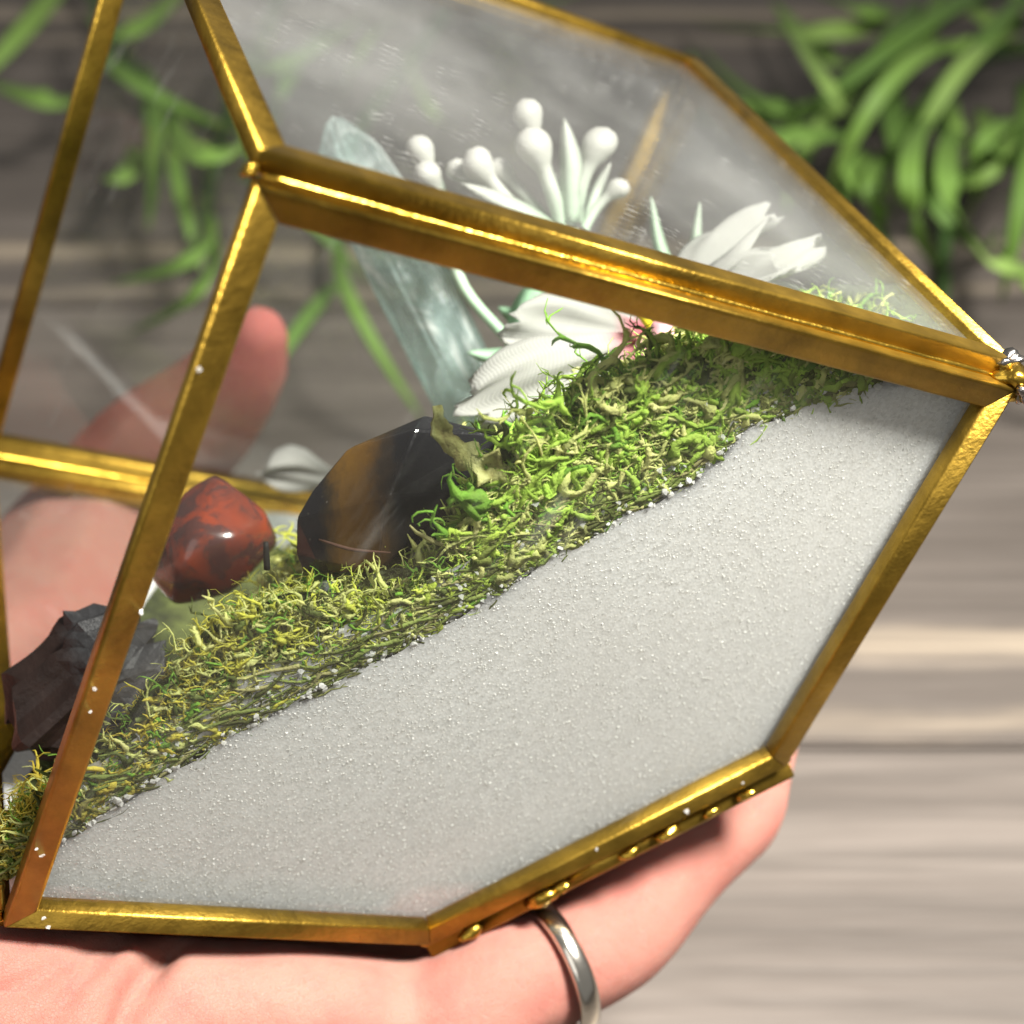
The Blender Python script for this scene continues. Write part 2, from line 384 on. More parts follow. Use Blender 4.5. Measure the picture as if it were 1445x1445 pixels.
for k, p in VT.items():
    out = p - CEN; out /= np.linalg.norm(out)
    lump('solder_joint', p + out * .006, .008 if k in 'TAEH' else .013 if k != 'B' else .024, 'brass_seam', terr, .35)
    if k == 'B':
        lump('solder_joint', p + np.array([.008, -.016, -.022]), .013, 'solder', terr, .7)
        lump('solder_joint', p + np.array([.006, -.004, .020]), .014, 'solder', terr, .7, 3, (1.3, 1, .8))
# drips of solder along the near base edge
cdv = VT['C'] - VT['D']
for tpos, r in ((.10, .012), (.30, .015), (.36, .010), (.55, .010), (.66, .012), (.78, .008), (.88, .009)):
    lump('solder_drip', VT['D'] + cdv * tpos + np.array([0, -.012, -.026]), r, 'brass_seam', terr, .4, 2, (1.6, .9, .8))
def inside(P, faces=('front', 'right', 'back', 'lower_left', 'lower_right', 'base', 'left'), d=.006):
    P = P.copy()
    for _ in range(2):
        for k in faces:
            n, a = PL[k]; s = (P - a) @ n + d
            P -= np.clip(s, 0, None)[:, None] * n
    return P
def sdist(P, k): n, a = PL[k]; return (P - a) @ n

# ------------------------------------------------------------------ sand
nf, af = PL['front']
def sand_z(x): return np.interp(x, [-.7, -.6, -.32, -.07, .13, .3, .38, .48, .56, .65, .75], [.355, .372, .398, .40, .42, .425, .452, .445, .425, .395, .38])
bm = bmesh.new(); bmesh.ops.create_cube(bm, size=4)
for co_, no_ in [((0, 0, .352), (0, 0, 1))] + [((PL[k][1] - PL[k][0]*(.016 if k == 'front' else .0085)), PL[k][0]) for k in FACES]:
    bmesh.ops.bisect_plane(bm, geom=bm.verts[:] + bm.edges[:] + bm.faces[:], plane_co=co_, plane_no=no_, clear_outer=True)
    bmesh.ops.holes_fill(bm, edges=[e for e in bm.edges if e.is_boundary])
body = from_bm('white_sand', bm, 'sand_mass'); place(body)
tag(body, 'white fine sand filling the bottom of the terrarium beneath the moss', 'sand', kind='stuff')
gx = np.linspace(-.8, .85, 130); gy = np.linspace(-.55, .8, 100)
X, Y = np.meshgrid(gx, gy, indexing='ij')
Z = sand_z(X) + .006*np.sin(23*X+5*Y)*np.sin(17*Y+3) + .004*np.sin(51*X+9)*np.sin(43*Y)
P = inside(np.stack([X, Y, Z], -1).reshape(-1, 3), d=.008)
i = np.arange(130*100).reshape(130, 100)
F = np.stack([i[:-1, :-1], i[1:, :-1], i[1:, 1:], i[:-1, 1:]], -1).reshape(-1, 4)
xs = np.linspace(-.675, .692, 140); rows = []
for q in np.linspace(0, 1, 12):
    zb = np.interp(xs, [-.6831, -.2764, .2710, .6992], [.3239, 0, 0, .3620]) + .004; zz = zb + (np.maximum(sand_z(xs) + .003*np.sin(70*xs), zb) - zb)*q
    yy_ = (nf @ af - .0068 - xs*nf[0] - zz*nf[2]) / nf[1]; rows.append(np.stack([xs, yy_, zz], 1))
W_ = inside(np.concatenate(rows), d=.0068); j = np.arange(12*140).reshape(12, 140) + len(P)
F = np.concatenate([F, np.stack([j[:-1, :-1], j[:-1, 1:], j[1:, 1:], j[1:, :-1]], -1).reshape(-1, 4)]); P = np.concatenate([P, W_])
top = big_mesh('sand_surface', P, F, 'sand_mass'); top['kind'] = 'stuff'; top.parent = body
# loose grains packed against the front pane and lying on the surface
bm = bmesh.new(); bmesh.ops.create_icosphere(bm, subdivisions=1, radius=1)
ico = np.array([v.co[:] for v in bm.verts]); bm.faces.ensure_lookup_table()
icf = np.array([[v.index for v in f.verts] for f in bm.faces]); bm.free()
# use the plain 20-face icosahedron
ga = (1 + 5 ** .5) / 2
ico = np.array([(-1,ga,0),(1,ga,0),(-1,-ga,0),(1,-ga,0),(0,-1,ga),(0,1,ga),(0,-1,-ga),(0,1,-ga),(ga,0,-1),(ga,0,1),(-ga,0,-1),(-ga,0,1)]) / math.sqrt(1 + ga*ga)
icf = np.array([(0,11,5),(0,5,1),(0,1,7),(0,7,10),(0,10,11),(1,5,9),(5,11,4),(11,10,2),(10,7,6),(7,1,8),(3,9,4),(3,4,2),(3,2,6),(3,6,8),(3,8,9),(4,9,5),(2,4,11),(6,2,10),(8,6,7),(9,8,1)])
def grains(name, C, R_, mat, parent, tn=None):
    N = len(C)
    jit = 1 + .28 * rng.normal(size=(N, 12, 1)); st = rng.uniform(.7, 1.25, size=(N, 1, 3))
    V = (C[:, None] + ico * jit * st * R_[:, None, None]).reshape(-1, 3)
    F = (icf[None] + (np.arange(N) * 12)[:, None, None]).reshape(-1, 3)
    o = big_mesh(name, V, F, mat, smooth=False); o['kind'] = 'stuff'
    tint(o, np.repeat(rng.beta(2.2, 1.8, N) if tn is None else tn, 12))
    if parent: o.parent = parent
    return o
nf, af = PL['front']
fp = [VT[x] for x in 'ABCDE']
ux = np.array([1., 0, 0]); uy = np.cross(nf, ux); uy /= np.linalg.norm(uy)
if uy[2] < 0: uy = -uy
NG = 26000
Q = VT['D'] + rng.uniform(-.45, 1.05, NG)[:, None] * ux + rng.uniform(-.02, .62, NG)[:, None] * uy
edge = sand_z(Q[:, 0]) + .012 * np.sin(Q[:, 0]*31) * np.sin(Q[:, 0]*13+1) + rng.normal(0, .003, NG)
ok = (Q[:, 2] < edge)
for k in ('lower_left', 'lower_right', 'base', 'left', 'right'): ok &= sdist(Q, k) < -.004
Q = Q[ok] - nf * rng.uniform(.0070, .0076, ok.sum())[:, None]
Rg = rng.uniform(.0009, .0016, len(Q))
grains('sand_grains', Q, Rg, 'sand_grains', body)
N2 = 16000
S2 = np.stack([rng.uniform(-.7, .75, N2), rng.uniform(-.5, .1, N2), np.zeros(N2)], 1)
S2[:, 2] = sand_z(S2[:, 0]) + rng.uniform(-.002, .008, N2)
ok = np.ones(N2, bool)
for k in FACES: ok &= sdist(S2, k) < -.006
grains('sand_grains', S2[ok], rng.uniform(.0028, .005, ok.sum()), 'sand_grains', body)
# clear glassy grains scattered on the moss close to the pane
N3 = 230
S3 = np.stack([rng.uniform(-.6, .6, N3), np.zeros(N3), np.zeros(N3)], 1)
S3[:, 2] = sand_z(S3[:, 0]) + np.abs(rng.normal(0, .022, N3)) + .004
S3[:, 1] = af[1] - ((S3 - af) @ nf + .008)/nf[1] * 1 + 0
yy = (nf @ af - .008 - S3[:, 0]*nf[0] - S3[:, 2]*nf[2]) / nf[1]; S3[:, 1] = yy
ok = np.ones(N3, bool)
for k in ('lower_left', 'lower_right', 'base', 'left', 'right'): ok &= sdist(S3, k) < -.006
grains('clear_grains', S3[ok], rng.uniform(.0022, .0044, ok.sum()), 'clear_grain', body)

st_ = []
for a_, b_, n_, off_ in (('E', 'A', 6, .017), ('E', 'D', 2, .012), ('C', 'D', 3, .015)):
    pa, pb = VT[a_], VT[b_]; dv = pb - pa; inn = np.cross(nf, dv/np.linalg.norm(dv)); inn = inn if inn @ (np.mean(fp, 0) - pa) > 0 else -inn
    for q in range(n_): st_.append(pa + dv*(rng.random()**(2.2 if a_ == 'E' else 1))*.8 + inn*(.004 + rng.random()*off_*1.6) + nf*(TH + .001))
st_ = np.array(st_); grains('clear_grains', st_, rng.uniform(.0022, .0042, len(st_)), 'clear_grain', body)

# ------------------------------------------------------------------ moss
def moss_h(x, y):
    f = np.interp(x, [-.72, -.65, -.5, -.4, -.3, -.22, -.14, -.05, .03, .08, .15, .3, .4, .48, .56, .62, .7], [.40, .415, .425, .455, .51, .525, .485, .46, .465, .515, .55, .57, .54, .485, .425, .40, .38])
    g = np.interp(x, [-.7, -.4, -.2, 0, .3, .5, .66, .74], [.41, .455, .55, .565, .555, .565, .50, .42])
    k = np.clip((y + .42) / .22, 0, 1)
    return f * (1 - k) + g * k
def strands(start, d0, S, step, curl, r0, r1):
    N = len(start); P = np.zeros((N, S, 3)); P[:, 0] = start; d = d0 / (np.linalg.norm(d0, axis=1, keepdims=True) + 1e-9)
    ax = rng.normal(size=(N, 3)); ax /= np.linalg.norm(ax, axis=1, keepdims=True)
    for s in range(1, S):
        d = d + curl * np.cross(ax, d) + rng.normal(0, curl*.75, (N, 3)); d /= np.linalg.norm(d, axis=1, keepdims=True)
        P[:, s] = P[:, s-1] + d * step[:, None]
    tt = np.linspace(0, 1, S)
    Rr = (r0[:, None] * (1 - tt**1.6) + r1[:, None] * tt**1.6) * (1 + .22 * rng.normal(size=(N, S)))
    return P, np.clip(Rr, .0003, None)
VS, FS, CS = [], [], []
nv = 0
def add_strands(P, Rr, colr, sides=4):
    global nv
    shp = P.shape
    P = P.reshape(-1, 3); P[:, 2] = np.maximum(P[:, 2], sand_z(P[:, 0]) + .001 + .006*np.sin(37*P[:, 0])*np.sin(91*P[:, 0]+1) - .016*np.repeat(rng.random(shp[0]) < .12, shp[1]))
    P = inside(P, ('front', 'right', 'back', 'lower_left', 'lower_right'), d=.0075).reshape(shp)
    V, F = tubes(P, Rr, sides)
    VS.append(V); FS.append(F + nv); nv += len(V)
    CS.append(np.repeat(colr, shp[1]*sides, axis=0) * rng.uniform(.85, 1.15, (len(V), 1)))
def moss_col(p, n):
    """bright yellow-green to the left, fresh green to the right, darker pieces mixed in"""
    x = p[:, 0]
    yel = np.array([.86, .72, .10]); fre = np.array([.54, .80, .12]); drk = np.array([.12, .17, .035]); pal = np.array([.84, .90, .32]); em = np.array([.25, .52, .06])
    k = np.clip((.12 - x) / .55, 0, 1)[:, None]
    base = yel * k + fre * (1 - k)
    u = rng.random((n, 1))
    c = np.where(u < .09, drk, np.where(u < .42, pal, np.where(u < .56, em, base)))
    near_sand = (np.clip(1 - (p[:, 2] - sand_z(p[:, 0]))/.05, 0, 1)*rng.random(n))[:, None]  # strands turn darker olive towards the sand line
    c = c*(1-near_sand) + np.array([.13, .15, .045])*near_sand
    return c * rng.uniform(.75, 1.15, (n, 1))
def grow(start, thick, length, up, seg=9, curl=.42, colr=None, branches=4):
    N = len(start)
    d0 = rng.normal(size=(N, 3)); d0[:, 2] = np.abs(d0[:, 2]) * up
    r0 = thick * np.clip(np.exp(rng.normal(-.12, .42, N)), .35, 2.2); st = length / seg * rng.uniform(.6, 1.4, N)
    P, Rr = strands(start, d0, seg, st, curl, r0, r0*.16)
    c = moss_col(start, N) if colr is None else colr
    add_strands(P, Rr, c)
    for b in range(branches):
        k = rng.integers(2, seg - 1, N)
        s0 = P[np.arange(N), k]; dd = P[np.arange(N), k] - P[np.arange(N), k-1]
        dd = dd / (np.linalg.norm(dd, axis=1, keepdims=True)+1e-9) + rng.normal(0, .75, (N, 3))
        P2, R2 = strands(s0, dd, 5, st * rng.uniform(.3, .75, N), curl*.9, Rr[np.arange(N), k]*.85, r0*.1)
        add_strands(P2, R2, c * rng.uniform(.9, 1.15, (N, 1)))
def sample(N, front):
    x = rng.uniform(-.70, .66, N)
    if front:
        z = sand_z(x) + (moss_h(x, -.5*np.ones(N)) - sand_z(x)) * rng.random(N)**.9
        dd = np.abs(rng.normal(0, .03, N)) + .01
        y = (nf @ af - dd - x*nf[0] - z*nf[2]) / nf[1]
        keep = moss_h(x, -.5*np.ones(N)) - sand_z(x) > .012
    else:
        y = rng.uniform(-.48, .45, N)
        hm = moss_h(x, y); z = hm - np.abs(rng.normal(0, .03, N)) - .01
        keep = hm - sand_z(x) > .012
    p = np.stack([x, y, z], 1)
    for k in ('front', 'right', 'back', 'lower_left', 'lower_right'): keep &= sdist(p, k) < -.006
    keep &= sdist(p, 'left') < .012
    return p[keep]
p = sample(6500, True); rt = p[:, 0] > .02
grow(p[rt], .0035, .095, .8, seg=11, curl=.6, branches=5)
grow(p[~rt], .0027, .070, .7, curl=.68)
p = sample(8000, False); rt = p[:, 0] > .02
grow(p[rt], .0036, .090, 1.0, seg=10, curl=.6)
grow(p[~rt], .0027, .066, 1.0, curl=.68)
big = sample(1500, True); big = big[big[:, 0] > .04]
grow(big, .0048, .15, .7, seg=14, curl=.55, branches=6)
# fine curly wisps that catch the light
p = sample(9500, True); grow(p, .0016, .045, .9, seg=7, curl=.75, branches=2)
p = sample(9000, False); grow(p, .0017, .045, 1.2, seg=7, curl=.75, branches=2)
# flattened dark fibres pressed along the sand line
N = 1300; x = rng.uniform(-.62, .34, N); z = sand_z(x) + np.abs(rng.normal(0, .024, N)) + .004
y = (nf @ af - rng.uniform(.007, .03, N) - x*nf[0] - z*nf[2]) / nf[1]
p = np.stack([x, y, z], 1); keep = (sdist(p, 'left') < .0) & (sdist(p, 'lower_left') < -.01); p = p[keep]; N = len(p)
d0 = np.stack([rng.choice([-1., 1.], N), rng.normal(0, .15, N), rng.normal(0, .16, N)], 1)
r0 = rng.uniform(.0016, .0038, N); P, Rr = strands(p, d0, 8, rng.uniform(.007, .014, N), .14, r0, r0*.5)
u = rng.random((N, 1))
cc = np.where(u < .35, np.array([.11, .13, .04]), np.where(u < .8, np.array([.28, .36, .09]), np.array([.48, .46, .2])))
add_strands(P, Rr, cc * rng.uniform(.7, 1.2, (N, 1)))
# pale cobweb-like fibres squeezed against the pane
N = 160; x = rng.uniform(-.5, .02, N); z = sand_z(x) + rng.uniform(.008, .05, N)
y = (nf @ af - .0085 - x*nf[0] - z*nf[2]) / nf[1]
P, Rr = strands(np.stack([x, y, z], 1), np.stack([np.ones(N), np.zeros(N), rng.normal(.0, .15, N)], 1), 8, rng.uniform(.004, .010, N), .16, np.full(N, .0011), np.full(N, .0009))
add_strands(P, Rr, np.full((N, 3), .55))
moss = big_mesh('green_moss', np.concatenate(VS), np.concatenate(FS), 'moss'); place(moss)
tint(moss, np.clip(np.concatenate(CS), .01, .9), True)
tag(moss, 'curly yellow-green and fresh green moss heaped on the white sand', 'moss', kind='stuff')
gx = np.linspace(-.72, .70, 90); gy = np.linspace(-.55, .6, 70); X, Y = np.meshgrid(gx, gy, indexing='ij')
hm = moss_h(X, Y); Z = np.where(hm - sand_z(X) > .012, hm - .035 + .012*np.sin(61*X)*np.sin(53*Y), sand_z(X) - .03)
P = inside(np.stack([X, Y, Z], -1).reshape(-1, 3), d=.030); i = np.arange(90*70).reshape(90, 70)
F = np.stack([i[:-1, :-1], i[1:, :-1], i[1:, 1:], i[:-1, 1:]], -1).reshape(-1, 4)
xs = np.linspace(-.64, .60, 160); rows = []
for q in np.linspace(0, 1, 5):
    hf = np.maximum(moss_h(xs, np.full(160, -.5)) - .03, sand_z(xs) - .01); zz = sand_z(xs) - .012 + (hf - sand_z(xs) + .012)*q + .004*np.sin(90*xs+4*q)
    yy_ = (nf @ af - .020 - .02*q - .006*np.sin(47*xs+9*q) - xs*nf[0] - zz*nf[2]) / nf[1]; rows.append(np.stack([xs, yy_, zz], 1))
W_ = np.concatenate(rows); j = np.arange(5*160).reshape(5, 160) + len(P)
F = np.concatenate([F, np.stack([j[:-1, :-1], j[:-1, 1:], j[1:, 1:], j[1:, :-1]], -1).reshape(-1, 4)]); P = np.concatenate([P, W_])
bed = big_mesh('moss_shade_bed', P, F, 'moss_shade_bed'); bed['kind'] = 'stuff'; bed.parent = moss

# ------------------------------------------------------------------ stones
def hull_stone(name, pts, mat, origin, bev=.010, segs=3, smooth=False):
    bm = bmesh.new(); o = np.array(origin)
    for p in pts: bm.verts.new(np.array(p) - o)
    r = bmesh.ops.convex_hull(bm, input=bm.verts)
    bmesh.ops.delete(bm, geom=[g for g in bm.verts if not g.link_faces], context='VERTS')
    bmesh.ops.dissolve_limit(bm, angle_limit=math.radians(7), verts=bm.verts, edges=bm.edges)
    bmesh.ops.bevel(bm, geom=bm.edges[:], offset=bev, segments=segs, affect='EDGES', profile=.6)
    bmesh.ops.triangulate(bm, faces=[f for f in bm.faces if len(f.verts) > 4])
    ob = from_bm(name, bm, mat, smooth=smooth); place(ob, origin); return ob
y0 = -.33
ob = hull_stone('brown_black_stone', [(-.172, y0, .56), (-.150, y0-.01, .60), (-.12, y0, .620), (-.058, y0, .648), (.047, y0-.02, .642), (.118, y0, .582), (.11, y0, .55), (.025, y0, .520), (-.07, y0, .49), (-.175, y0, .535),
    (.030, y0-.055, .632), (-.035, y0-.085, .575), (-.085, y0-.075, .500), (.04, y0-.045, .54), (-.15, y0-.03, .545), (-.12, y0+.1, .56), (0, y0+.13, .60), (.08, y0+.1, .56), (0, y0+.1, .48)], 'tiger_stone', (-.03, y0, .49), .0035, 2); ob.location += RT @ Vector((0, -.02, -.006))*U
tag(ob, 'polished black and amber-brown stone with a sharp ridge, resting on the moss', 'stone')
y0 = -.13
ob = hull_stone('red_stone', [(-.395, y0, .61), (-.36, y0-.02, .655), (-.30, y0, .690), (-.245, y0, .697), (-.208, y0, .62), (-.21, y0, .57), (-.30, y0-.03, .535), (-.375, y0-.03, .555),
    (-.30, y0-.08, .64), (-.335, y0-.085, .60), (-.25, y0-.075, .60), (-.30, y0+.1, .65), (-.26, y0+.1, .56), (-.37, y0+.07, .57)], 'mahogany_stone', (-.30, y0, .54), .014, 4, True)
tag(ob, 'glossy brick-red stone speckled with black, resting on yellow moss', 'stone')
# striated black tourmaline rod
ax0 = np.array([-.606, -.215, .492]); ax1 = np.array([-.415, -.215, .545]); N = 16; K = 40
V, F = [], []; axd = (ax1 - ax0) / np.linalg.norm(ax1 - ax0); A = np.cross(axd, [0, 1, 0]); A /= np.linalg.norm(A); B = np.cross(axd, A)
flute = .074 * (1 + .15*np.tile([1, .6, -.6, -1, -.3], 8)*rng.uniform(.5, 1.1, K))
for i in range(N):
    s = i/(N-1); sc_ = min(1, .50 + 4*s, .45 + 3.0*(1-s)) * (1 + .04*math.sin(9*s+1))
    for k in range(K):
        th = 2*math.pi*k/K; r_ = flute[k]*sc_*(1+.05*rng.normal()*(s > .55))
        V.append(ax0 + (ax1-ax0)*s + axd*.02*math.sin(3*th)*(abs(s-.5) > .35) + A*r_*1.0*math.cos(th) + B*r_*.8*math.sin(th))
F = [[i*K+k, i*K+(k+1) % K, (i+1)*K+(k+1) % K, (i+1)*K+k] for i in range(N-1) for k in range(K)] + [list(range(K))[::-1], list(range((N-1)*K, N*K))]
og = np.array([-.51, -.21, .45]); ob = new_obj('black_tourmaline', np.array(V)-og, F, 'tourmaline', smooth=False); place(ob, og)
tag(ob, 'rough black ribbed rod of stone lying in moss beside the open side', 'stone')
# grey-green pebble half buried by the pane
ob = lump('dark_pebble', (0, 0, 0), .042, 'tourmaline', None, .2, 3, (1.1, .7, .9)); place(ob, (-.475, -.385, .432))
tag(ob, 'small dark grey pebble half buried in moss at the lower corner', 'pebble')
# aqua crystal wand
b0 = np.array([.108, .15, .52]); b1 = np.array([.105, .16, 1.098]); V = []
b0 = np.array([.110, .15, .50]); b1 = np.array([.112, .15, 1.10])
ad = (b1-b0)/np.linalg.norm(b1-b0); A = np.cross(ad, [0, 1, 0]); A /= np.linalg.norm(A); B = np.cross(ad, A)
sil = 6
rings = [(0, .050), (.25, .060), (.60, .064), (.80, .060), (.91, .050), (1.0, .012)]
for s, r_ in rings:
    for k in range(sil):
        th = 2*math.pi*(k+.25)/sil; V.append(b0+(b1-b0)*s + r_*(A*math.cos(th)+.9*B*math.sin(th)) + ad*(.02*math.cos(th+1) if .7 < s < .95 else 0))
F = [[i*sil+k, i*sil+(k+1) % sil, (i+1)*sil+(k+1) % sil, (i+1)*sil+k] for i in range(len(rings)-1) for k in range(sil)] + [list(range(sil))[::-1], list(range((len(rings)-1)*sil, len(rings)*sil))]
ob = new_obj('aqua_crystal', np.array(V)-b0, F, 'aqua_crystal', smooth=False)
bm = bmesh.new(); bm.from_mesh(ob.data); bmesh.ops.bevel(bm, geom=bm.edges[:], offset=.0006, segments=2, affect='EDGES'); bm.to_mesh(ob.data); bm.free()
place(ob, b0); tag(ob, 'tall pale teal crystal point with white streaks standing in the moss', 'crystal')
# clear bead
ob = lump('glass_bead', (0, 0, 0), .013, 'bead_glass', None, 0, 3); place(ob, (-.148, -.44, .502)); tag(ob, 'tiny clear glass bead on moss below the brown-black stone', 'bead')
# twigs, lichen flake
V, F = tube_mesh(curve_pts([(-.125, -.475, .562), (-.095, -.485, .535), (-.058, -.48, .512)], 10), [.0012, .0022, .0019, .001], 7)
og = np.array([-.09, -.455, .53]); ob = new_obj('twig', V-og, F, 'dry_twig'); place(ob, og); tag(ob, 'thin reddish brown twig lying across the foot of the brown-black stone', 'twig')
V, F = tube_mesh(curve_pts([(-.205, -.40, .555), (-.190, -.41, .585)], 6), [.004, .004, .003], 7)
og = np.array([-.2, -.4, .555]); ob = new_obj('twig', V-og, F, 'dark_twig'); place(ob, og); tag(ob, 'short black twig stub poking from yellow moss left of the stone', 'twig')
def ribbon(name, ctrl, widths, nrm, mat, wav=.25, n=26, m=6):
    P = curve_pts(ctrl, n); T = np.gradient(P, axis=0); T /= np.linalg.norm(T, axis=1, keepdims=True)
    S_ = np.cross(T, nrm); S_ /= np.linalg.norm(S_, axis=1, keepdims=True); wd = np.interp(np.linspace(0, 1, n), np.linspace(0, 1, len(widths)), widths)
    wd = wd * (1 + wav*rng.normal(size=n)); V = []
    for i in range(n):
        for j in range(m):
            u = j/(m-1)*2-1; V.append(P[i] + S_[i]*wd[i]*u + np.array(nrm)*wd[i]*(.7*u*u*math.sin(i*.5) + .25*math.sin(i*1.1+3*u)))
    F = [[i*m+j, i*m+j+1, (i+1)*m+j+1, (i+1)*m+j] for i in range(n-1) for j in range(m-1)]
    og = P[-1]; ob = new_obj(name, np.array(V)-og, F, mat); md = ob.modifiers.new('thick', 'SOLIDIFY'); md.thickness = .0003
    place(ob, og); return ob
ob = ribbon('lichen_flake', [(.066, -.49, .640), (.058, -.50, .605), (.072, -.505, .572), (.092, -.505, .542), (.108, -.50, .500)], [.004, .010, .012, .017, .018, .004], (0, -1, 0), 'dry_lichen')
tag(ob, 'torn curled pale yellow lichen flake beside the brown-black stone', 'lichen')

# ------------------------------------------------------------------ white berry sprig
def sprig(label, berries, bracts, stems, leaves, base):
    root = empty('berry_sprig'); place(root, base); base = np.array(base)
    tag(root, label, 'artificial sprig')
    for ctrl, rr in stems:
        V, F = tube_mesh(curve_pts(ctrl, 22), rr, 9); o = new_obj('stem', V-base, F, 'plant_plastic', root)
        tint(o, np.clip((V[:, 2]-.62)/.30, .12, .8))
    for top, foot, r_ in berries:
        top = np.array(top); foot = np.array(foot); d = top-foot; L_ = np.linalg.norm(d); d /= L_
        ss = np.r_[np.linspace(0, .6, 8), np.linspace(.65, 1, 12)]; V = []; K = 16
        A = np.cross(d, [0, 1, .2]); A /= np.linalg.norm(A); B = np.cross(d, A)
        P = curve_pts([foot, foot + d*L_*.5 + rng.normal(0, .006, 3), top + d*r_*.9], 40); pl = np.linspace(0, 1, 40)
        for s in ss:
            c = np.array([np.interp(s, pl, P[:, q]) for q in range(3)])
            dist = (1-s)*(L_+r_*.9); neck = max(.0075, r_*.36 if s < .25 else r_*.42)
            rb = math.sqrt(max(0, r_**2-(dist-r_)**2)) if dist < 2*r_ else 0
            fl = r_*.86*math.exp(-((dist-1.35*r_)/(1.15*r_))**2) if dist > r_ else 0
            rr = max(rb, fl, neck if dist > r_ else 0.0006)
            for k in range(K):
                th = 2*math.pi*k/K; V.append(c + rr*(A*math.cos(th)+B*math.sin(th)))
        F = [[i*K+k, i*K+(k+1) % K, (i+1)*K+(k+1) % K, (i+1)*K+k] for i in range(len(ss)-1) for k in range(K)] + [list(range((len(ss)-1)*K, len(ss)*K))]
        V = np.array(V); o = new_obj('berry', V-base, F, 'plant_plastic', root)
        tint(o, np.repeat(np.interp(ss, [0, .35, .7, 1], [.5, .68, .9, 1.0]), K))
    for ctrl, w_, tn in bracts:
        P = curve_pts(ctrl, 14); T = np.gradient(P, axis=0); T /= np.linalg.norm(T, axis=1, keepdims=True)
        S_ = np.cross(T, [0, 1, 0]); S_ /= np.linalg.norm(S_, axis=1, keepdims=True); V = []
        for i in range(14):
            s = i/13; ww = w_*math.sin(math.pi*min(1, (s*.82+.18)))**.8 + .001
            for a, b in ((-1, 0), (0, -.45), (1, 0), (0, .25)): V.append(P[i] + S_[i]*ww*a + np.array([0, 1., 0])*ww*b)
        F = [[i*4+k, i*4+(k+1) % 4, (i+1)*4+(k+1) % 4, (i+1)*4+k] for i in range(13) for k in range(4)] + [[0, 1, 2, 3][::-1], [52, 53, 54, 55]]
        V = np.array(V); o = new_obj('leaf', V-base, F, 'plant_plastic', root)
        tint(o, np.repeat(np.linspace(tn[0], tn[1], 14), 4))
hub = (.338, 0, .775)
sprig('white-tipped berry sprig with mint stems rising behind the fabric flower',
    [((.363, -.01, .957), (.345, 0, .80), .022), ((.347, -.03, .912), (.335, 0, .79), .026), ((.441, -.01, .872), (.36, 0, .79), .025), ((.437, .0, .803), (.365, 0, .775), .0155), ((.238, .02, .934), (.315, .0, .77), .016), ((.268, -.02, .925), (.32, 0, .78), .023), ((.292, .01, .905), (.328, 0, .78), .018)],
    [([(.352, -.01, .79), (.385, -.02, .86), (.405, -.02, .925)], .017, (.5, .85)), ([(.33, 0, .775), (.275, -.03, .85), (.232, -.04, .905)], .017, (.45, .95)), ([(.34, 0, .77), (.36, .04, .84), (.352, .05, .90)], .014, (.45, .85)), ([(.37, 0, .78), (.41, .01, .82), (.44, .0, .842)], .010, (.5, .9)),
     ([(.205, 0, .655), (.235, -.01, .70), (.285, -.02, .745)], .024, (.05, .25)), ([(.215, 0, .645), (.165, 0, .668), (.135, -.01, .69)], .013, (.05, .35)), ([(.225, .0, .64), (.222, .02, .70), (.205, .03, .73)], .016, (.02, .2))],
    [([(.26, .0, .46), (.285, 0, .62), (.315, 0, .71), hub], [.014, .013, .012, .016]), ([(.29, .01, .46), (.315, .01, .62), (.34, .01, .71), (.345, 0, .78)], [.011, .011, .010, .012])], [], (.27, 0, .46))
sprig('white-tipped berry sprig with two buds leaning toward the teal crystal',
    [((.203, .02, .984), (.20, .03, .88), .020), ((.196, .0, .945), (.19, .03, .87), .019)], [([(.19, .03, .86), (.165, .02, .90), (.16, .02, .94)], .012, (.5, .9))],
    [([(.215, .0, .46), (.20, .0, .66), (.172, .01, .78), (.192, .03, .87)], [.009, .008, .008, .010])], [], (.215, 0, .46))
sprig('pale mint sprig of thin pointed leaves beside the fabric flower',
    [], [([(.45, .02, .60), (.455, .02, .70), (.475, .02, .775)], .010, (.3, .6)), ([(.48, .0, .58), (.50, .0, .68), (.53, -.01, .735)], .010, (.3, .7))], [([(.455, .01, .45), (.46, .01, .54), (.455, .02, .62)], [.006, .006, .006])], [], (.455, .01, .45))

